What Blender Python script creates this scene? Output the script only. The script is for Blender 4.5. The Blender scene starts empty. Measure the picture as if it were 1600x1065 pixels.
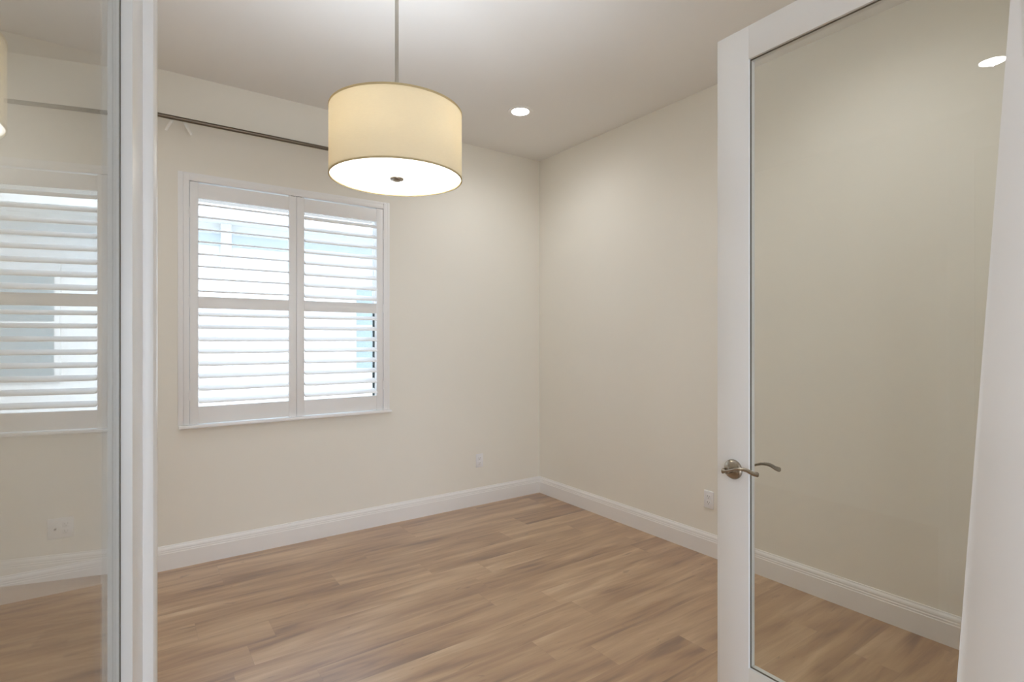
import bpy, bmesh, math, random
from mathutils import Vector, Matrix

scene = bpy.context.scene
COL = scene.collection
R = math.radians
random.seed(7)

# ------------------------------------------------------------------ camera
CAM_H = 1.407
cam_d = bpy.data.cameras.new('camera')
cam_d.sensor_width = 36.0
cam_d.lens = 839.7 / 1600 * 36.0
cam_d.shift_y = -2.5 / 1600
cam_d.clip_start = 0.02
cam = bpy.data.objects.new('camera', cam_d)
COL.objects.link(cam)
cam.location = (0, 0, CAM_H)
cam.rotation_euler = (R(90), 0, R(-35.3))
scene.camera = cam

# ------------------------------------------------------------------ view + world
scene.view_settings.view_transform = 'Standard'
scene.view_settings.look = 'None'
scene.view_settings.gamma = 1.0
scene.view_settings.use_curve_mapping = False
scene.view_settings.exposure = 0.28

SKY = 5.2            # overcast daylight
PENDANT_W = 7.0
RECESS = 35.0
SPOT_W = 15.0
SUN = 4.5
world = bpy.data.worlds.new('overcast_sky')
scene.world = world
world.use_nodes = True
wn = world.node_tree.nodes
wn['Background'].inputs['Color'].default_value = (0.80, 0.915, 1.06, 1)
wn['Background'].inputs['Strength'].default_value = SKY
sun_d = bpy.data.lights.new('sun', 'SUN'); sun_d.energy = SUN; sun_d.angle = R(0.6); sun_d.color = (1.0, .97, .93)
sun = bpy.data.objects.new('sun', sun_d); COL.objects.link(sun)
sun.rotation_euler = Vector((.22, .64, -.74)).to_track_quat('-Z', 'Y').to_euler()
sun.location = (-4, -12, 14)
scene.cycles.max_bounces = 14
scene.cycles.diffuse_bounces = 8
scene.cycles.transparent_max_bounces = 24
scene.cycles.caustics_reflective = False
scene.cycles.caustics_refractive = False
scene.cycles.sample_clamp_indirect = 6.0
scene.cycles.use_denoising = True

# ------------------------------------------------------------------ materials
def srgb(r, g, b):
    def c(v):
        v /= 255.0
        return v / 12.92 if v <= 0.04045 else ((v + 0.055) / 1.055) ** 2.4
    return (c(r), c(g), c(b), 1.0)

def new_mat(name):
    m = bpy.data.materials.new(name)
    m.use_nodes = True
    nt = m.node_tree
    return m, nt, nt.nodes['Principled BSDF']

def paint(name, col, rough, bump=0.0, scale=220.0, spec=0.5):
    m, nt, p = new_mat(name)
    p.inputs['Roughness'].default_value = rough
    p.inputs['Specular IOR Level'].default_value = spec
    tc = nt.nodes.new('ShaderNodeTexCoord')
    n = nt.nodes.new('ShaderNodeTexNoise')
    n.inputs['Scale'].default_value = 2.3
    n.inputs['Detail'].default_value = 3
    nt.links.new(tc.outputs['Object'], n.inputs['Vector'])
    mx = nt.nodes.new('ShaderNodeMix'); mx.data_type = 'RGBA'
    mx.inputs['A'].default_value = tuple(c * 0.985 for c in col[:3]) + (1,)
    mx.inputs['B'].default_value = col
    nt.links.new(n.outputs['Fac'], mx.inputs['Factor'])
    nt.links.new(mx.outputs['Result'], p.inputs['Base Color'])
    if bump:
        n2 = nt.nodes.new('ShaderNodeTexNoise')
        n2.inputs['Scale'].default_value = scale
        n2.inputs['Detail'].default_value = 4
        nt.links.new(tc.outputs['Object'], n2.inputs['Vector'])
        b = nt.nodes.new('ShaderNodeBump')
        b.inputs['Strength'].default_value = bump
        b.inputs['Distance'].default_value = 0.002
        nt.links.new(n2.outputs['Fac'], b.inputs['Height'])
        nt.links.new(b.outputs['Normal'], p.inputs['Normal'])
    return m

def metal(name, col, rough):
    m, nt, p = new_mat(name)
    p.inputs['Metallic'].default_value = 1.0
    p.inputs['Base Color'].default_value = col
    p.inputs['Roughness'].default_value = rough
    tc = nt.nodes.new('ShaderNodeTexCoord')
    n = nt.nodes.new('ShaderNodeTexNoise'); n.inputs['Scale'].default_value = 90
    nt.links.new(tc.outputs['Object'], n.inputs['Vector'])
    mr = nt.nodes.new('ShaderNodeMapRange')
    mr.inputs['To Min'].default_value = rough * 0.85
    mr.inputs['To Max'].default_value = rough * 1.15
    nt.links.new(n.outputs['Fac'], mr.inputs['Value'])
    nt.links.new(mr.outputs['Result'], p.inputs['Roughness'])
    return m

def emit(name, col, strength):
    m = bpy.data.materials.new(name); m.use_nodes = True
    nt = m.node_tree; nt.nodes.clear()
    e = nt.nodes.new('ShaderNodeEmission')
    e.inputs['Color'].default_value = col
    e.inputs['Strength'].default_value = strength
    o = nt.nodes.new('ShaderNodeOutputMaterial')
    nt.links.new(e.outputs['Emission'], o.inputs['Surface'])
    return m

def math_node(nt, op, a, b=None, c=None):
    n = nt.nodes.new('ShaderNodeMath'); n.operation = op
    for i, v in enumerate((a, b, c)):
        if v is None: continue
        if isinstance(v, (int, float)): n.inputs[i].default_value = v
        else: nt.links.new(v, n.inputs[i])
    return n.outputs['Value']

def pane_glass(name, tint=(0.965, 0.975, 0.965, 1)):
    """Flat pane: unrefracted transmission plus Fresnel mirror reflection on both faces."""
    m = bpy.data.materials.new(name); m.use_nodes = True
    nt = m.node_tree; nt.nodes.clear()
    g = nt.nodes.new('ShaderNodeNewGeometry')
    d = nt.nodes.new('ShaderNodeVectorMath'); d.operation = 'DOT_PRODUCT'
    nt.links.new(g.outputs['Incoming'], d.inputs[0])
    nt.links.new(g.outputs['Normal'], d.inputs[1])
    c = math_node(nt, 'ABSOLUTE', d.outputs['Value'])
    k = math_node(nt, 'POWER', math_node(nt, 'SUBTRACT', 1.0, c), 5.0)
    fac = math_node(nt, 'MULTIPLY_ADD', k, 0.96, 0.04)
    t = nt.nodes.new('ShaderNodeBsdfTransparent'); t.inputs['Color'].default_value = tint
    r = nt.nodes.new('ShaderNodeBsdfGlossy'); r.inputs['Roughness'].default_value = 0.0
    mx = nt.nodes.new('ShaderNodeMixShader')
    nt.links.new(fac, mx.inputs['Fac'])
    nt.links.new(t.outputs['BSDF'], mx.inputs[1]); nt.links.new(r.outputs['BSDF'], mx.inputs[2])
    o = nt.nodes.new('ShaderNodeOutputMaterial')
    nt.links.new(mx.outputs['Shader'], o.inputs['Surface'])
    return m

def lamp_fabric(name, col, trans, weave=True, glow=0.0):
    m = bpy.data.materials.new(name); m.use_nodes = True
    nt = m.node_tree; nt.nodes.clear()
    tc = nt.nodes.new('ShaderNodeTexCoord')
    n = nt.nodes.new('ShaderNodeTexNoise')
    mp = nt.nodes.new('ShaderNodeMapping')
    mp.inputs['Scale'].default_value = (60, 60, 420) if weave else (8, 8, 8)
    n.inputs['Scale'].default_value = 1.0; n.inputs['Detail'].default_value = 3
    nt.links.new(tc.outputs['Object'], mp.inputs['Vector']); nt.links.new(mp.outputs['Vector'], n.inputs['Vector'])
    mx = nt.nodes.new('ShaderNodeMix'); mx.data_type = 'RGBA'
    k = 0.93 if weave else 0.99
    mx.inputs['A'].default_value = tuple(c * k for c in col[:3]) + (1,)
    mx.inputs['B'].default_value = col
    nt.links.new(n.outputs['Fac'], mx.inputs['Factor'])
    d = nt.nodes.new('ShaderNodeBsdfDiffuse'); t = nt.nodes.new('ShaderNodeBsdfTranslucent')
    nt.links.new(mx.outputs['Result'], d.inputs['Color']); nt.links.new(mx.outputs['Result'], t.inputs['Color'])
    s = nt.nodes.new('ShaderNodeMixShader'); s.inputs['Fac'].default_value = trans
    nt.links.new(d.outputs['BSDF'], s.inputs[1]); nt.links.new(t.outputs['BSDF'], s.inputs[2])
    o = nt.nodes.new('ShaderNodeOutputMaterial')
    if glow:
        em = nt.nodes.new('ShaderNodeEmission'); em.inputs['Strength'].default_value = glow
        ad = nt.nodes.new('ShaderNodeAddShader')
        nt.links.new(s.outputs['Shader'], ad.inputs[0]); nt.links.new(em.outputs['Emission'], ad.inputs[1])
        nt.links.new(ad.outputs['Shader'], o.inputs['Surface'])
    else:
        nt.links.new(s.outputs['Shader'], o.inputs['Surface'])
    return m

def floor_mat():
    m, nt, p = new_mat('oak_plank')
    L = nt.links
    tc = nt.nodes.new('ShaderNodeTexCoord')
    sx = nt.nodes.new('ShaderNodeSeparateXYZ'); L.new(tc.outputs['Object'], sx.inputs[0])
    X, Y = sx.outputs['X'], sx.outputs['Y']
    PW, PL = 0.182, 1.22
    v = math_node(nt, 'DIVIDE', math_node(nt, 'ADD', Y, 20.03), PW)
    row = math_node(nt, 'FLOOR', v)
    fv = math_node(nt, 'FRACT', v)
    wr = nt.nodes.new('ShaderNodeTexWhiteNoise'); wr.noise_dimensions = '1D'
    L.new(row, wr.inputs['W'])
    u = math_node(nt, 'ADD', math_node(nt, 'DIVIDE', math_node(nt, 'ADD', X, 20.0), PL), wr.outputs['Value'])
    pl = math_node(nt, 'FLOOR', u)
    fu = math_node(nt, 'FRACT', u)
    cid = nt.nodes.new('ShaderNodeCombineXYZ'); L.new(row, cid.inputs[0]); L.new(pl, cid.inputs[1])
    wp = nt.nodes.new('ShaderNodeTexWhiteNoise'); wp.noise_dimensions = '2D'
    L.new(cid.outputs[0], wp.inputs['Vector'])
    ws = nt.nodes.new('ShaderNodeSeparateColor'); L.new(wp.outputs['Color'], ws.inputs[0])
    rnd, rnd2 = ws.outputs[0], ws.outputs[1]
    # grain coordinates, shifted for every plank
    gx = math_node(nt, 'ADD', X, math_node(nt, 'MULTIPLY', rnd, 37.0))
    gy = math_node(nt, 'ADD', Y, math_node(nt, 'MULTIPLY', rnd2, 53.0))
    def grain(sx_, sy_, detail, dist, rough=0.55):
        c = nt.nodes.new('ShaderNodeCombineXYZ')
        L.new(math_node(nt, 'MULTIPLY', gx, sx_), c.inputs[0])
        L.new(math_node(nt, 'MULTIPLY', gy, sy_), c.inputs[1])
        n = nt.nodes.new('ShaderNodeTexNoise')
        n.inputs['Scale'].default_value = 1.0
        n.inputs['Detail'].default_value = detail
        n.inputs['Roughness'].default_value = rough
        n.inputs['Distortion'].default_value = dist
        L.new(c.outputs[0], n.inputs['Vector'])
        return n.outputs['Fac']
    broad = grain(1.05, 7.5, 2, 0.9, 0.45)
    mid = grain(2.2, 22.0, 3, 1.0, 0.5)
    fine = grain(6.0, 150.0, 3, 0.2)
    knot = grain(6.5, 26.0, 2, 1.2)
    r1 = nt.nodes.new('ShaderNodeValToRGB')
    e = r1.color_ramp.elements
    e[0].position = 0.33; e[0].color = srgb(112, 75, 44)
    e[1].position = 0.68; e[1].color = srgb(200, 169, 132)
    x = e.new(0.43); x.color = srgb(151, 111, 71)
    x = e.new(0.55); x.color = srgb(176, 140, 100)
    s = math_node(nt, 'ADD', math_node(nt, 'MULTIPLY', broad, 0.66), math_node(nt, 'MULTIPLY', mid, 0.34))
    s = math_node(nt, 'ADD', s, math_node(nt, 'MULTIPLY', math_node(nt, 'SUBTRACT', rnd, 0.5), 0.05))
    s = math_node(nt, 'ADD', s, math_node(nt, 'MULTIPLY', math_node(nt, 'SUBTRACT', fine, 0.5), 0.07))
    L.new(s, r1.inputs['Fac'])
    kr = nt.nodes.new('ShaderNodeValToRGB')
    ke = kr.color_ramp.elements
    ke[0].position = 0.66; ke[0].color = (0, 0, 0, 1)
    ke[1].position = 0.80; ke[1].color = (1, 1, 1, 1)
    L.new(knot, kr.inputs['Fac'])
    mk = nt.nodes.new('ShaderNodeMix'); mk.data_type = 'RGBA'
    L.new(math_node(nt, 'MULTIPLY', kr.outputs['Color'], 0.75), mk.inputs['Factor'])
    L.new(r1.outputs['Color'], mk.inputs['A'])
    mk.inputs['B'].default_value = srgb(96, 62, 40)
    # seams
    def edge(fr, w):
        a = math_node(nt, 'MINIMUM', fr, math_node(nt, 'SUBTRACT', 1.0, fr))
        return math_node(nt, 'LESS_THAN', a, w)
    seam = math_node(nt, 'MAXIMUM', edge(fv, 0.0011 / PW), edge(fu, 0.0011 / PL))
    ms = nt.nodes.new('ShaderNodeMix'); ms.data_type = 'RGBA'
    L.new(math_node(nt, 'MULTIPLY', seam, 0.22), ms.inputs['Factor'])
    L.new(mk.outputs['Result'], ms.inputs['A'])
    ms.inputs['B'].default_value = srgb(96, 70, 52)
    L.new(ms.outputs['Result'], p.inputs['Base Color'])
    rr = math_node(nt, 'MULTIPLY_ADD', mid, 0.14, 0.34)
    L.new(rr, p.inputs['Roughness'])
    p.inputs['Specular IOR Level'].default_value = 0.8
    p.inputs['Coat Weight'].default_value = 1.0
    p.inputs['Coat Roughness'].default_value = 0.40
    p.inputs['Coat IOR'].default_value = 2.0
    b = nt.nodes.new('ShaderNodeBump'); b.inputs['Strength'].default_value = 0.06
    b.inputs['Distance'].default_value = 0.001
    L.new(math_node(nt, 'SUBTRACT', fine, seam), b.inputs['Height'])
    L.new(b.outputs['Normal'], p.inputs['Normal'])
    return m

M = {}
M['wall'] = paint('cream_wall_paint', srgb(239, 236, 227), 0.75, 0.10, 260, 0.3)
M['ceiling'] = paint('ceiling_paint', srgb(238, 237, 235), 0.9, 0.08, 200, 0.2)
M['trim'] = paint('white_trim_paint', srgb(240, 239, 238), 0.38)
M['door'] = paint('white_door_paint', srgb(238, 238, 237), 0.30)
M['shutter'] = paint('white_shutter_paint', srgb(243, 243, 243), 0.42)
M['plastic'] = paint('white_plastic', srgb(238, 238, 240), 0.35)
M['dark'] = paint('dark_slot', srgb(70, 68, 66), 0.6)
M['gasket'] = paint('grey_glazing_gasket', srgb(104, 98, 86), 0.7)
M['jamb_shade'] = paint('dark_jamb_shade', srgb(64, 74, 74), 0.6)
M['nickel'] = metal('satin_nickel', srgb(168, 160, 148), 0.24)
M['stem'] = metal('brushed_nickel_stem', srgb(190, 186, 178), 0.3)
M['rod'] = metal('pewter_rod', srgb(120, 110, 98), 0.42)
M['floor'] = floor_mat()
M['glass'] = pane_glass('clear_glass')
M['tinted_glass'] = pane_glass('tinted_window_glass', (0.70, 0.715, 0.725, 1))
M['shade'] = lamp_fabric('cream_linen_shade', srgb(231, 220, 196), 0.2)
M['shade_trim'] = lamp_fabric('shade_trim_tape', srgb(216, 200, 160), 0.25)
M['diffuser'] = lamp_fabric('white_acrylic_diffuser', (0.93, 0.93, 0.92, 1), 0.75, False, 0.5)
M['bulb'] = emit('bulb_glow', (1.0, 0.97, 0.92, 1), 8.0)
M['lens'] = emit('recessed_lens_glow', (1.0, 1.0, 1.0, 1), RECESS)
M['stucco'] = paint('white_stucco', srgb(240, 241, 240), 0.9, 0.3, 60)
M['eave_shade'] = paint('pale_blue_grey_eave_shade', srgb(205, 214, 218), 0.7)
M['house_glass'] = paint('grey_blue_window_pane', srgb(150, 166, 172), 0.25)
M['roof'] = paint('grey_roof_tile', srgb(150, 146, 140), 0.9, 0.4, 30)
M['paving'] = paint('pale_concrete_paving', srgb(188, 187, 186), 0.95, 0.6, 40)
M['cord'] = paint('white_cotton_cord', srgb(244, 242, 236), 0.9)

# ------------------------------------------------------------------ mesh helpers
def bm_box(bm, x0, x1, y0, y1, z0, z1, bevel=0.0, seg=2):
    r = bmesh.ops.create_cube(bm, size=1.0)
    vs = r['verts']
    for v in vs:
        v.co.x = x0 + (v.co.x + 0.5) * (x1 - x0)
        v.co.y = y0 + (v.co.y + 0.5) * (y1 - y0)
        v.co.z = z0 + (v.co.z + 0.5) * (z1 - z0)
    if bevel:
        es = set(e for v in vs for e in v.link_edges)
        bmesh.ops.bevel(bm, geom=list(es), offset=bevel, segments=seg, affect='EDGES', profile=0.5)

def bm_lathe(bm, prof, n=64, cx=0, cy=0, closed=False):
    """prof: list of (r, z); revolve about z."""
    rings = []
    for r, z in prof:
        if r < 1e-6:
            rings.append([bm.verts.new((cx, cy, z))])
        else:
            rings.append([bm.verts.new((cx + r * math.cos(2 * math.pi * i / n), cy + r * math.sin(2 * math.pi * i / n), z)) for i in range(n)])
    pairs = list(zip(rings, rings[1:]))
    if closed: pairs.append((rings[-1], rings[0]))
    for a, b in pairs:
        for i in range(n):
            j = (i + 1) % n
            if len(a) == 1 and len(b) == 1: continue
            if len(a) == 1: bm.faces.new((a[0], b[j], b[i]))
            elif len(b) == 1: bm.faces.new((a[i], a[j], b[0]))
            else: bm.faces.new((a[i], a[j], b[j], b[i]))

def bm_tube(bm, pts, rad, n=12, flat=1.0, up=Vector((0, 0, 1))):
    """swept round (or flattened) tube along points; rad a number or a list."""
    pts = [Vector(p) for p in pts]
    rads = rad if isinstance(rad, (list, tuple)) else [rad] * len(pts)
    rings = []
    for i, p in enumerate(pts):
        t = (pts[min(i + 1, len(pts) - 1)] - pts[max(i - 1, 0)]).normalized()
        s = t.cross(up)
        if s.length < 1e-4: s = t.cross(Vector((1, 0, 0)))
        s.normalize(); w = s.cross(t).normalized()
        rr = rads[i]
        rx, rz = (rr if isinstance(rr, (list, tuple)) else (rr, rr * flat))
        rings.append([bm.verts.new(p + s * (rx * math.cos(2 * math.pi * k / n)) + w * (rz * math.sin(2 * math.pi * k / n))) for k in range(n)])
    for a, b in zip(rings, rings[1:]):
        for k in range(n):
            bm.faces.new((a[k], a[(k + 1) % n], b[(k + 1) % n], b[k]))
    bm.faces.new(list(reversed(rings[0]))); bm.faces.new(rings[-1])

def bm_extrude(bm, prof, p0, p1, out):
    """prof: (depth, z) outline swept from p0 to p1; depth runs along out."""
    p0, p1, out = Vector(p0), Vector(p1), Vector(out)
    A = [bm.verts.new(p0 + out * d + Vector((0, 0, z))) for d, z in prof]
    B = [bm.verts.new(p1 + out * d + Vector((0, 0, z))) for d, z in prof]
    n = len(prof)
    for i in range(n):
        bm.faces.new((A[i], A[(i + 1) % n], B[(i + 1) % n], B[i]))
    bm.faces.new(A); bm.faces.new(list(reversed(B)))

def smooth_spline(pts, n=8):
    pts = [Vector(p) for p in pts]
    out = []
    for i in range(len(pts) - 1):
        p0 = pts[max(i - 1, 0)]; p1 = pts[i]; p2 = pts[i + 1]; p3 = pts[min(i + 2, len(pts) - 1)]
        for k in range(n):
            t = k / n
            out.append(0.5 * ((2 * p1) + (p2 - p0) * t + (2 * p0 - 5 * p1 + 4 * p2 - p3) * t * t + (3 * p1 - p0 - 3 * p2 + p3) * t ** 3))
    out.append(pts[-1])
    return out

def obj(name, bm, mat, parent=None, smooth=False, loc=None, kind=None):
    bmesh.ops.recalc_face_normals(bm, faces=bm.faces[:])
    me = bpy.data.meshes.new(name)
    bm.to_mesh(me); bm.free()
    me.materials.append(mat)
    if smooth:
        me.shade_smooth()
        try: me.set_sharp_from_angle(angle=R(38))
        except Exception: pass
    o = bpy.data.objects.new(name, me)
    COL.objects.link(o)
    if parent: o.parent = parent
    if loc: o.location = loc
    if kind: o['kind'] = kind
    return o

def tag(o, label, cat, group=None):
    o['label'] = label; o['category'] = cat
    if group: o['group'] = group
    return o

def thing(name, loc, label=None, cat=None, group=None, rotz=0.0, kind=None):
    o = bpy.data.objects.new(name, None)
    COL.objects.link(o)
    o.empty_display_size = 0.1
    o.location = loc; o.rotation_euler = (0, 0, rotz)
    if label: tag(o, label, cat, group)
    if kind: o['kind'] = kind
    return o

def box(name, dims, mat, parent=None, bevel=0.0, kind=None):
    bm = bmesh.new(); bm_box(bm, *dims, bevel=bevel)
    return obj(name, bm, mat, parent, kind=kind, smooth=bool(bevel))

def boxes(name, lst, mat, parent=None, bevel=0.0, kind=None):
    bm = bmesh.new()
    for d in lst: bm_box(bm, *d, bevel=bevel)
    return obj(name, bm, mat, parent, kind=kind, smooth=bool(bevel))

S = 'structure'
# ------------------------------------------------------------------ room shell
XL, XR, YB, YF, H = -1.55, 3.076, 3.904, 0.20, 3.05
YFo = 0.06                                    # hall face of the doorway wall
HX0, HX1, HY0 = -2.6, 4.4, -3.2               # the hall the doorway opens from
box('floor', (HX0 - .2, HX1 + .2, HY0 - .2, YB + .2, -0.10, 0.0), M['floor'], kind=S)
box('ceiling', (HX0 - .2, HX1 + .2, HY0 - .2, YB + .2, H, H + 0.12), M['ceiling'], kind=S)
WX0, WX1, WZ0, WZ1 = 0.285, 1.568, 0.862, 2.405
boxes('wall_back', [(XL - .2, WX0, YB, YB + .2, 0, H), (WX1, XR + .2, YB, YB + .2, 0, H),
                    (WX0, WX1, YB, YB + .2, 0, WZ0), (WX0, WX1, YB, YB + .2, WZ1, H)], M['wall'], kind=S)
box('wall_right', (XR, XR + .2, YFo, YB, 0, H), M['wall'], kind=S)
box('wall_left', (XL - .2, XL, YFo, YB, 0, H), M['wall'], kind=S)
DX0, DX1, DZ = -0.150, 1.700, 2.470
boxes('wall_front', [(HX0, DX0, YFo, YF, 0, H), (DX1, HX1, YFo, YF, 0, H), (DX0, DX1, YFo, YF, DZ, H)], M['wall'], kind=S)
box('wall_hall_right', (HX1, HX1 + .2, HY0, YFo, 0, H), M['wall'], kind=S)
GX0, GX1, GZ = -2.45, 1.4, 2.75
boxes('wall_hall_back', [(HX0 - .2, GX0, HY0 - .2, HY0, 0, H), (GX1, HX1 + .2, HY0 - .2, HY0, 0, H),
                         (GX0, GX1, HY0 - .2, HY0, GZ, H)], M['wall'], kind=S)
boxes('wall_hall_left', [(HX0 - .2, HX0, HY0, YFo, 0, H)], M['wall'], kind=S)
# unseen glazed opening added at the hall's far end for fill daylight
def fill_slider(name, p0, p1, n):
    p0, p1 = Vector(p0), Vector(p1)
    t = thing(name, p0, kind=S, rotz=math.atan2(p1.y - p0.y, p1.x - p0.x))
    L = (p1 - p0).length
    fr = [(L * k / n - .035, L * k / n + .035, -.04, .04, 0, GZ) for k in range(n + 1)]
    fr += [(.035, L - .035, -.036, .036, GZ - .07, GZ), (.035, L - .035, -.036, .036, 0, .07)]
    boxes('window_frame', fr, M['trim'], t)
fill_slider('hall_fill_window', (GX0, HY0 - .1, 0), (GX1, HY0 - .1, 0), 3)

# unseen roof added outside the hall glass to block the sun
box('ceiling_sun_block', (HX0 - 1.5, HX1 + 1.5, HY0 - 2.8, HY0 - .2, H, H + .12), M['ceiling'], kind=S)

# baseboards: tall board with a stepped ogee top
BASE = [(0, 0), (.0165, 0), (.0165, .100), (.0145, .104), (.0145, .112), (.0125, .116), (.0125, .124),
        (.0105, .131), (.006, .139), (.0045, .146), (0, .146)]
def baseboard(name, p0, p1, out):
    bm = bmesh.new(); bm_extrude(bm, BASE, p0, p1, out)
    return obj(name, bm, M['trim'], kind=S)
baseboard('baseboard_back', (XL, YB, 0), (XR, YB, 0), (0, -1, 0))
baseboard('baseboard_right', (XR, YF, 0), (XR, YB, 0), (-1, 0, 0))
baseboard('baseboard_left', (XL, YF, 0), (XL, YB, 0), (1, 0, 0))
bm = bmesh.new()
bm_extrude(bm, BASE, (XL, YF, 0), (DX0 - .10, YF, 0), (0, 1, 0))
bm_extrude(bm, BASE, (DX1 + .10, YF, 0), (XR, YF, 0), (0, 1, 0))
obj('baseboard_front', bm, M['trim'], kind=S)
# door casing and jambs
boxes('trim_1', [(DX0 - .09, DX0, YF, YF + .018, 0, DZ + .09), (DX1, DX1 + .09, YF, YF + .018, 0, DZ + .09),
                 (DX0, DX1, YF, YF + .018, DZ, DZ + .09),
                 (DX0 - .09, DX0, YFo - .018, YFo, 0, DZ + .09), (DX1, DX1 + .09, YFo - .018, YFo, 0, DZ + .09),
                 (DX0, DX1, YFo - .018, YFo, DZ, DZ + .09),
                 (DX0, DX0 + .019, YFo, YF, 0, DZ), (DX1 - .019, DX1, YFo, YF, 0, DZ),
                 (DX0 + .019, DX1 - .019, YFo, YF, DZ - .019, DZ)], M['trim'], kind=S)

# ------------------------------------------------------------------ window in the back wall
win = thing('window_1', (WX0, YB, WZ0), kind=S)
win['label'] = 'white framed window in the back wall behind the plantation shutters'
def wbox(name, lst, mat, bevel=0.0):
    lst = [(a - WX0, b - WX0, c - YB, d - YB, e - WZ0, f - WZ0) for a, b, c, d, e, f in lst]
    return boxes(name, lst, mat, win, bevel)
fy0, fy1 = YB + .105, YB + .165
wbox('window_frame', [(WX0, WX0 + .045, fy0, fy1, WZ0, WZ1), (WX1 - .03, WX1, fy0, fy1, WZ0, WZ1),
                      (WX0 + .045, WX1 - .03, fy0, fy1, WZ0, WZ0 + .05), (WX0 + .045, WX1 - .03, fy0, fy1, WZ1 - .05, WZ1),
                      (WX0 + .045, WX1 - .03, fy0 + .01, fy1 - .01, 1.615, 1.655)], M['shutter'], .003)
wbox('window_pane', [(WX0 + .045, WX1 - .03, fy0 + .028, fy0 + .034, WZ0 + .05, 1.615),
                     (WX0 + .045, WX1 - .03, fy0 + .028, fy0 + .034, 1.655, WZ1 - .05)], M['tinted_glass'])
wbox('jamb_shade_strip', [(WX1 - .041, WX1 - .031, fy0 + .006, fy0 + .024, WZ0 + .05, 1.612)], M['jamb_shade'])  # dark strip standing in for the shadow along the right jamb
# casing round the shutters, with a projecting sill
sf = thing('trim_2', (0.92, YB, .9), kind=S)
def fbox(name, lst, mat, bevel=0.0):
    lst = [(a - .92, b - .92, c - YB, d - YB, e - .9, f - .9) for a, b, c, d, e, f in lst]
    return boxes(name, lst, mat, sf, bevel)
cy = YB - .016
PX0, PX1, PZ0, PZ1 = 0.296, 1.557, 0.874, 2.393
fbox('shutter_casing', [(.233, .262, YB - .010, YB, .874, 2.448), (.262, PX0 - .003, cy, YB + .03, .874, 2.437),
                        (PX1 + .003, 1.588, cy, YB + .03, .874, 2.437), (1.588, 1.611, YB - .010, YB, .874, 2.448),
                        (PX0 - .003, PX1 + .003, cy, YB + .03, PZ1 + .003, 2.425), (.262, 1.588, YB - .010, YB, 2.425, 2.448)], M['shutter'], .002)
fbox('window_sill', [(.236, 1.622, YB - .034, YB + .03, .852, .8715)], M['shutter'], .004)

# ------------------------------------------------------------------ plantation shutters
def louver_bm(w, th, length):
    bm = bmesh.new()
    n = 16
    prof = []
    for k in range(n):
        a = 2 * math.pi * k / n
        prof.append((w / 2 * math.copysign(abs(math.cos(a)) ** 0.9, math.cos(a)), th / 2 * math.sin(a)))
    A = [bm.verts.new((-length / 2, y, z)) for y, z in prof]
    B = [bm.verts.new((length / 2, y, z)) for y, z in prof]
    for k in range(n):
        bm.faces.new((A[k], A[(k + 1) % n], B[(k + 1) % n], B[k]))
    bm.faces.new(A); bm.faces.new(list(reversed(B)))
    return bm
def shutter(x0, x1, up_tilt, low_tilt, label, hinge):
    y0, y1 = YB - .012, YB + .017
    t = thing('shutter_panel', ((x0 + x1) / 2, (y0 + y1) / 2, PZ0), label, 'shutter')
    ox, oy, oz = t.location
    def pb(name, d, bevel=.0025):
        return box(name, (d[0] - ox, d[1] - ox, d[2] - oy, d[3] - oy, d[4] - oz, d[5] - oz), M['shutter'], t, bevel)
    sl, sr = (.047, .049) if hinge < 0 else (.050, .050)
    pb('stile', (x0, x0 + sl, y0, y1, PZ0, PZ1))
    pb('stile', (x1 - sr, x1, y0, y1, PZ0, PZ1))
    pb('rail', (x0 + sl, x1 - sr, y0, y1, 2.295, PZ1 - .007))
    pb('rail', (x0 + sl, x1 - sr, y0, y1, 1.603, 1.677))
    pb('rail', (x0 + sl, x1 - sr, y0, y1, PZ0 + .005, .984))
    cx = (x0 + sl + x1 - sr) / 2
    L = x1 - sr - x0 - sl - .004
    first = None
    for zt, zb, tilt in ((2.295, 1.677, up_tilt), (1.603, .984, low_tilt)):
        drop = .0445 * math.sin(R(tilt))          # room edge sits lower than the pivot
        for i in range(8):
            z = zt - .0385 - i * .0775
            if first is None:
                first = obj('louver', louver_bm(.089, .0125, L), M['shutter'], t, smooth=True)
                o = first
            else:
                o = first.copy(); COL.objects.link(o); o.parent = t
            o.location = (cx - ox, (y0 + y1) / 2 - oy, z - oz)
            o.rotation_euler = (R(tilt), 0, 0)
    # hinges on the outer stile and a small catch at the inner top corner
    hx = x0 if hinge < 0 else x1
    for z in (2.20, 1.64, 1.06):
        bm = bmesh.new()
        bm_tube(bm, [(hx - ox + hinge * .0015, y0 - oy - .003, z - .032 - oz), (hx - ox + hinge * .0015, y0 - oy - .003, z + .032 - oz)], .0032, 10)
        obj('hinge', bm, M['shutter'], t, smooth=True)
    kx = x1 - .022 if hinge < 0 else x0 + .022
    box('magnet_catch', (kx - .012 - ox, kx + .012 - ox, y0 - oy + .004, y0 - oy + .016, PZ1 - oz + .0002, PZ1 - oz + .0024), M['gasket'], t)
    return t
XM = .932
shutter(PX0, XM - .0012, 8.5, 18, 'white plantation shutter panel on the left half of the window, upper louvers open edge-on', -1)
shutter(XM + .0012, PX1, 27, 19, 'white plantation shutter panel on the right half of the window, upper louvers tilted down', 1)

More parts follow.
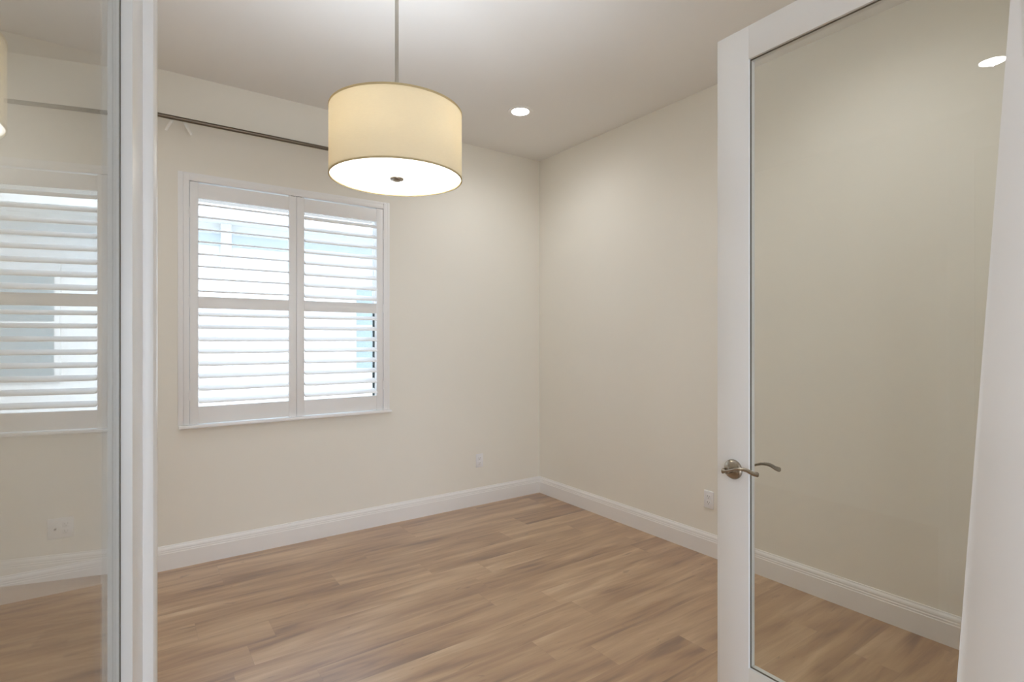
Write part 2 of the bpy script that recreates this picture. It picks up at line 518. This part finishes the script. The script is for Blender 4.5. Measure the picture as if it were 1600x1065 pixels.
# ------------------------------------------------------------------ curtain rod + cord ends
RY, RZ = YB - .084, 2.742
rod = thing('curtain_rod', (1.03, RY, RZ), 'long dark pewter curtain rod mounted on the wall above the shuttered window', 'curtain rod')
bm = bmesh.new(); bm_tube(bm, [(-1.14, 0, 0), (1.12, 0, 0)], .0125, 20); obj('rod', bm, M['rod'], rod, True)
for s in (-1, 1):
    xe = -1.14 if s < 0 else 1.12
    bm = bmesh.new()
    bm_lathe(bm, [(0, 0), (.017, 0), (.018, .003), (.018, .018), (.016, .022), (0, .023)], 20)
    bmesh.ops.rotate(bm, verts=bm.verts[:], cent=(0, 0, 0), matrix=Matrix.Rotation(R(90) * s, 3, 'Y'))
    obj('end_cap', bm, M['rod'], rod, True, loc=(xe, 0, 0))
    bx = xe - s * .055
    bm = bmesh.new()
    bm_box(bm, bx - .011, bx + .011, .078, .084, -.045, .035, .002)
    bm_tube(bm, [(bx, .080, -.018), (bx, .02, -.020), (bx, .0, -.0155)], .0055, 10)
    for k in range(9):
        pass
    bm_tube(bm, [(bx, .0155 * math.cos(a), .0155 * math.sin(a)) for a in [R(200 + 20 * k) for k in range(8)]], .0035, 8, up=Vector((1, 0, 0)))
    obj('bracket', bm, M['rod'], rod, True)
def tie(x, dx, label):
    """flat strip of white tape, its top end tucked behind the rod"""
    pts = smooth_spline([(-dx * .12, .0165, .004), (0, .0175, -.012), (dx * .25, .015, -.030), (dx * .65, .013, -.055), (dx, .016, -.080)], 5)
    bm = bmesh.new(); bm_tube(bm, pts, [(.0020, .0095 - .0015 * (i / len(pts))) for i in range(len(pts))], 10, up=Vector((1, 0, .2)))
    o = obj('curtain_tie', bm, M['cord'], None, True, loc=(x, RY, RZ))
    tag(o, label, 'curtain tie', 'white ties hanging from the curtain rod')
tie(.200, -.032, 'short white tape tie on the curtain rod, the left one near the glass door edge')
tie(.266, .036, 'short white tape tie on the curtain rod, the right one slanting toward the lamp')

# ------------------------------------------------------------------ pendant lamp
LX, LY, LZ0, LZ1, LR = .846, 1.974, 2.033, 2.291, .2530
pend = thing('pendant_lamp', (LX, LY, H), 'cream fabric drum pendant lamp hanging from the ceiling on a thin metal stem', 'lamp')
def lz(z): return z - H
bm = bmesh.new(); bm_lathe(bm, [(LR, lz(LZ0)), (LR, lz(LZ1)), (LR - .002, lz(LZ1)), (LR - .002, lz(LZ0))], 128, closed=True)
shade = obj('lamp_shade', bm, M['shade'], pend, True)
for z0, z1 in ((LZ1 - .006, LZ1 + .001), (LZ0 - .001, LZ0 + .005)):
    bm = bmesh.new(); bm_lathe(bm, [(LR + .0012, lz(z0)), (LR + .0012, lz(z1)), (LR - .003, lz(z1)), (LR - .003, lz(z0))], 128, closed=True)
    obj('trim_band', bm, M['shade_trim'], shade, True)
bm = bmesh.new(); bm_lathe(bm, [(0, lz(LZ0 + .003)), (LR - .0045, lz(LZ0 + .003)), (LR - .0045, lz(LZ0 + .006)), (0, lz(LZ0 + .006))], 96)
dif = obj('diffuser', bm, M['diffuser'], pend)
bm = bmesh.new(); bm_lathe(bm, [(0, lz(LZ0 - .0095)), (.010, lz(LZ0 - .0095)), (.0125, lz(LZ0 - .0085)), (.0135, lz(LZ0 - .0065)), (.0145, lz(LZ0 - .005)), (.020, lz(LZ0 - .0045)), (.0255, lz(LZ0 - .003)), (.0268, lz(LZ0 - .001)), (.0268, lz(LZ0 + .0028)), (0, lz(LZ0 + .0028))], 40)
obj('finial', bm, M['nickel'], pend, True)
bm = bmesh.new(); bm_tube(bm, [(0, 0, lz(LZ0 + .006)), (0, 0, -.02)], .0072, 16); obj('stem', bm, M['stem'], pend, True)
bm = bmesh.new(); bm_lathe(bm, [(0, -.026), (.02, -.025), (.055, -.016), (.065, -.004), (.065, 0), (0, 0)], 40); obj('canopy', bm, M['stem'], pend, True)
bm = bmesh.new()
for k in range(3):
    a = R(120 * k + 20)
    bm_tube(bm, [(.006 * math.cos(a), .006 * math.sin(a), lz(LZ1 - .012)), ((LR - .003) * math.cos(a), (LR - .003) * math.sin(a), lz(LZ1 - .006))], .0022, 8)
obj('spider', bm, M['stem'], pend, True)
for k in range(3):
    a = R(120 * k + 80)
    cx, cy_ = .10 * math.cos(a), .10 * math.sin(a)
    bm = bmesh.new()
    bm_tube(bm, [(.006 * math.cos(a), .006 * math.sin(a), lz(2.162)), (cx * .85, cy_ * .85, lz(2.162))], .004, 8)
    bm_tube(bm, [(cx * .8, cy_ * .8, lz(2.162)), (cx * 1.15, cy_ * 1.15, lz(2.162))], .014, 14)
    sk = obj('socket', bm, M['plastic'], pend, True)
    bm = bmesh.new(); bmesh.ops.create_uvsphere(bm, u_segments=20, v_segments=12, radius=.026)
    obj('bulb', bm, M['bulb'], sk, True, loc=(cx * 1.42, cy_ * 1.42, lz(2.162)))
    ld = bpy.data.lights.new('bulb_light', 'POINT'); ld.energy = PENDANT_W; ld.color = (.86, .97, 1.12); ld.shadow_soft_size = .03
    lo = bpy.data.objects.new('bulb_light', ld); COL.objects.link(lo); lo.parent = pend
    lo.location = (cx * 1.42, cy_ * 1.42, lz(2.162 + .045))

# ------------------------------------------------------------------ recessed ceiling lights
def recessed(x, y, label, src=None):
    if src is None:
        t = thing('ceiling_light', (x, y, H), label, 'light', 'recessed ceiling lights')
        bm = bmesh.new()
        bm_lathe(bm, [(.092, 0), (.090, -.004), (.082, -.0055), (.064, -.0045), (.062, -.002), (.062, 0)], 64, closed=True)
        obj('trim_ring', bm, M['trim'], t, True)
        bm = bmesh.new(); bm_lathe(bm, [(0, -.0032), (.058, -.0030), (.0625, -.0022), (.0625, -.0006), (0, -.0006)], 64)
        obj('lens', bm, M['lens'], t, True)
        sd = bpy.data.lights.new('downlight_beam', 'SPOT'); sd.energy = SPOT_W; sd.color = (.98, .99, 1.0)
        sd.spot_size = R(165); sd.spot_blend = 1.0; sd.shadow_soft_size = .010
        so = bpy.data.objects.new('downlight_beam', sd); COL.objects.link(so); so.parent = t; so.location = (0, 0, -.016)
        return t
    t = src.copy(); COL.objects.link(t); t.location = (x, y, H); t['label'] = label
    for ch in src.children:
        c = ch.copy(); COL.objects.link(c); c.parent = t
    return t
rl = recessed(2.288, 3.127, 'lit round recessed ceiling light between the pendant lamp and the room corner')
recessed(-.790, 1.089, 'lit round recessed ceiling light seen only as a reflection in the right glass door', rl)
recessed(2.288, 1.089, 'lit round recessed ceiling light above the right glass door, out of the picture', rl)
recessed(-.790, 3.127, 'lit round recessed ceiling light left of the window, behind the left glass door', rl)

# ------------------------------------------------------------------ wall outlets
def outlet(loc, rz, label, gangs=1):
    t = thing('wall_outlet', loc, label, 'outlet', 'white wall outlets above the baseboards', rotz=rz)
    w = .0350 if gangs == 1 else .058
    box('cover_plate', (-w, w, -.006, 0, -.057, .057), M['plastic'], t, .0025)
    for gx in ([0] if gangs == 1 else [.0235]):
        for s in (-1, 1):
            bm = bmesh.new()
            bm_box(bm, gx - .0165, gx + .0165, -.0078, -.0055, s * .0195 - .0145, s * .0195 + .0145, .0008)
            r = obj('receptacle', bm, M['plastic'], t, True)
            boxes('slot', [(gx - .0075, gx - .0055, -.0081, -.0076, s * .0195 - .001, s * .0195 + .008),
                           (gx + .0055, gx + .0075, -.0081, -.0076, s * .0195 - .001, s * .0195 + .007),
                           (gx - .002, gx + .002, -.0081, -.0076, s * .0195 - .010, s * .0195 - .006)], M['dark'], r)
    if gangs == 2:
        bm = bmesh.new(); bm_lathe(bm, [(0, 0), (.006, 0), (.006, .008), (0, .008)], 16)
        bmesh.ops.rotate(bm, verts=bm.verts[:], cent=(0, 0, 0), matrix=Matrix.Rotation(R(90), 3, 'X'))
        obj('cable_jack', bm, M['nickel'], t, True, loc=(-.0235, -.005, 0))
    return t
outlet((2.423, YB, .375), 0, 'white wall outlet low on the back wall right of the window')
outlet((XR, 2.119, .363), R(-90), 'white wall outlet low on the right wall beside the open glass door')
outlet((-.322, YB, .355), 0, 'wide white wall outlet low on the back wall, seen through the left glass door', 2)

# ------------------------------------------------------------------ french doors
LW, LH0, LH1, TH = .864, .012, 2.443, .035
ST, TR, BR, REC = .1175, .110, .308, .0145
def leaf(name, free, heading, side, taper=None):
    """Leaf whose visible face edge at the free end is at `free`; heading = unit vector hinge->free.
    side=+1: visible face looks to the right of heading (left leaf); -1: to the left."""
    d = Vector((heading[0], heading[1], 0)).normalized()
    hinge = Vector((free[0], free[1], 0)) - d * LW
    t = thing(name, hinge, kind=S, rotz=math.atan2(d.y, d.x))
    # local x along the leaf, local y = left of heading; visible face at y = 0
    sg = 1 if side > 0 else -1            # body extends to +y for the left leaf, -y for the right leaf
    def B(nm, x0, x1, a, b, z0, z1, mat=M['door'], bevel=.0005, parent=None):
        y0, y1 = sorted((sg * a, sg * b))
        return box(nm, (x0, x1, y0, y1, z0, z1), mat, parent or t, bevel)
    B('stile', LW - ST, LW, 0, TH, LH0, LH1)
    if taper is None:
        B('stile', 0, ST, 0, TH, LH0, LH1)
        gx0 = ST
    else:
        bot, top = taper
        bm = bmesh.new()
        y0, y1 = sorted((0, sg * TH))
        pts = [(0, LH0), (bot, LH0), (bot, LH0 + BR), (top, LH1 - TR), (top, LH1), (0, LH1)]
        A = [bm.verts.new((x, y0, z)) for x, z in pts]; C = [bm.verts.new((x, y1, z)) for x, z in pts]
        for i in range(6): bm.faces.new((A[i], A[(i + 1) % 6], C[(i + 1) % 6], C[i]))
        bm.faces.new(A); bm.faces.new(list(reversed(C)))
        bmesh.ops.bevel(bm, geom=bm.edges[:], offset=.0015, segments=2, affect='EDGES', profile=.5)
        obj('stile', bm, M['door'], t, True)
        gx0 = bot
    gx1 = LW - ST
    xs = gx0 if taper is None else taper[1]
    B('rail', xs, gx1, 0, TH, LH1 - TR, LH1)
    B('rail', gx0, gx1, 0, TH, LH0, LH0 + BR)
    z0, z1 = LH0 + BR, LH1 - TR
    # pane, running a little into the frame
    y0, y1 = sorted((sg * REC, sg * (REC + .004)))
    gl = box('glass_pane', (xs - .004, gx1 + .004, y0, y1, z0 - .004, z1 + .004), M['glass'], t)
    # dark glazing gaskets where the pane meets the frame
    for a, b in ((REC - (.0009 if side > 0 else .005), REC - .0001),):  # right leaf: strip deepened so its dark colour stands in for bead shade
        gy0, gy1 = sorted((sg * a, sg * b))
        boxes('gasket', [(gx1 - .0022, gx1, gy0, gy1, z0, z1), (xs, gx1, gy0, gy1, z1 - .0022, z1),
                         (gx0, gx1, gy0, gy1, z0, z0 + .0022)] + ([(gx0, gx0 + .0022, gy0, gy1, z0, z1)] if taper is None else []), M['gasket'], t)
    # hinges on the jamb edge
    for z in (.25, 1.22, 2.2):
        bm = bmesh.new()
        bm_tube(bm, [(-.006, sg * (TH + .004), z - .05), (-.006, sg * (TH + .004), z + .05)], .006, 12)
        obj('hinge', bm, M['nickel'], t, True)
    return t, sg

ld_, sgl = leaf('door_1', (.0204 - .003, 1.048), (.1374, .9905), 1)
ld_['label'] = 'white glass french door leaf standing open at the left edge of the picture'
# moulded astragal strip along the free edge of the left leaf
bm = bmesh.new()
prof = [(-.022, 0), (-.022, -.006), (-.019, -.0135), (-.012, -.0165), (.008, -.0165), (.016, -.0135), (.019, -.0075), (.019, .028), (.0005, .028), (.0005, 0)]
A = [bm.verts.new((LW + x, y, LH0)) for x, y in prof]; C = [bm.verts.new((LW + x, y, LH1)) for x, y in prof]
for i in range(len(prof)):
    j = (i + 1) % len(prof); bm.faces.new((A[i], A[j], C[j], C[i]))
bm.faces.new(A); bm.faces.new(list(reversed(C)))
obj('astragal', bm, M['door'], ld_, True)

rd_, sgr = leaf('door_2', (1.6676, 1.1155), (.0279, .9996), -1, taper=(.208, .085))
rd_['label'] = 'white glass french door leaf with a lever handle standing open at the right'
# lever handle sets, one each side
def lever(face_y, out, flip):
    """face_y: local y of the face, out: +-1 direction away from the face."""
    hx, hz = LW - .062, .967
    bm = bmesh.new()
    bm_lathe(bm, [(0, 0), (.0335, 0), (.0335, .003), (.0315, .007), (.026, .0105), (.018, .0125), (.0125, .0145), (0, .0145)], 48)
    bmesh.ops.rotate(bm, verts=bm.verts[:], cent=(0, 0, 0), matrix=Matrix.Rotation(R(-90) * out, 3, 'X'))
    rose = obj('rose', bm, M['nickel'], rd_, True, loc=(hx, face_y, hz))
    bm = bmesh.new()
    neck = [(hx, face_y + out * .012, hz), (hx, face_y + out * .040, hz)]
    bm_tube(bm, neck, .0105, 16)
    o = out
    path = smooth_spline([(hx + .011, face_y + o * .044, hz - .001), (hx, face_y + o * .048, hz), (hx - .022, face_y + o * .050, hz + .007),
                          (hx - .050, face_y + o * .051, hz + .017), (hx - .078, face_y + o * .050, hz + .019), (hx - .103, face_y + o * .047, hz + .012), (hx - .118, face_y + o * .044, hz + .012)], 6)
    n = len(path)
    rads = []
    for i in range(n):
        u = i / (n - 1)
        if u < .17: w, q = .0115 - .03 * u, .008 - .02 * u
        else: w, q = .0042 + .0045 * max(0, (u - .35) / .65), .0042
        if u < .05: w *= .6; q *= .6
        if u > .95: w *= .75
        rads.append((q, w))
    bm_tube(bm, path, rads, 16)
    obj('lever', bm, M['nickel'], rd_, True)
lever(0, 1, 1)
lever(-TH, -1, 1)
box('latch_plate', (LW - .0004, LW + .0012, -.029, -.006, .93, 1.0), M['nickel'], rd_, .0003)

# ------------------------------------------------------------------ outside: lawn and the neighbouring house
box('ground', (-30, 40, HY0 - 30, 40, -.45, -.11), M['paving'], kind=S)
NY = 8.4
nh = thing('neighbor_house', (2.5, NY, -.11), 'white stucco house next door seen between the shutter louvers', 'house')
def nb(name, lst, mat, parent=None, bevel=0):
    lst = [(a - 2.5, b - 2.5, c - NY, d - NY, e + .11, f + .11) for a, b, c, d, e, f in lst]
    return boxes(name, lst, mat, parent or nh, bevel)
nb('wall', [(-7, 14, NY, NY + .3, -.11, 3.0)], M['stucco'])
nb('eave_shade_band', [(-7, 14, NY - .03, NY, 2.70, 2.86)], M['eave_shade'])  # soffit shade put into the colour of a blue-grey band
nb('soffit', [(-7, 14, NY - .55, NY, 3.0, 3.06)], M['stucco'])
nb('gutter', [(-7, 14, NY - .68, NY - .55, 2.98, 3.12)], M['stucco'])
bm = bmesh.new(); bm_extrude(bm, [(.68, 3.12), (.68, 3.17), (-4, 4.6), (-4, 4.5)], (-7 - 2.5, 0, .11), (14 - 2.5, 0, .11), (0, -1, 0)); obj('roof', bm, M['roof'], nh)
nb('downspout', [(1.0, 1.13, NY - .11, NY - .03, -.11, 3.0)], M['stucco'], None, .01)
wf = nb('window', [(2.84, 4.1, NY - .04, NY + .02, .88, 2.36)], M['stucco'])
nb('pane', [(2.90, 4.04, NY - .05, NY - .04, .95, 1.58), (2.90, 4.04, NY - .05, NY - .04, 1.64, 2.22)], M['house_glass'], wf)
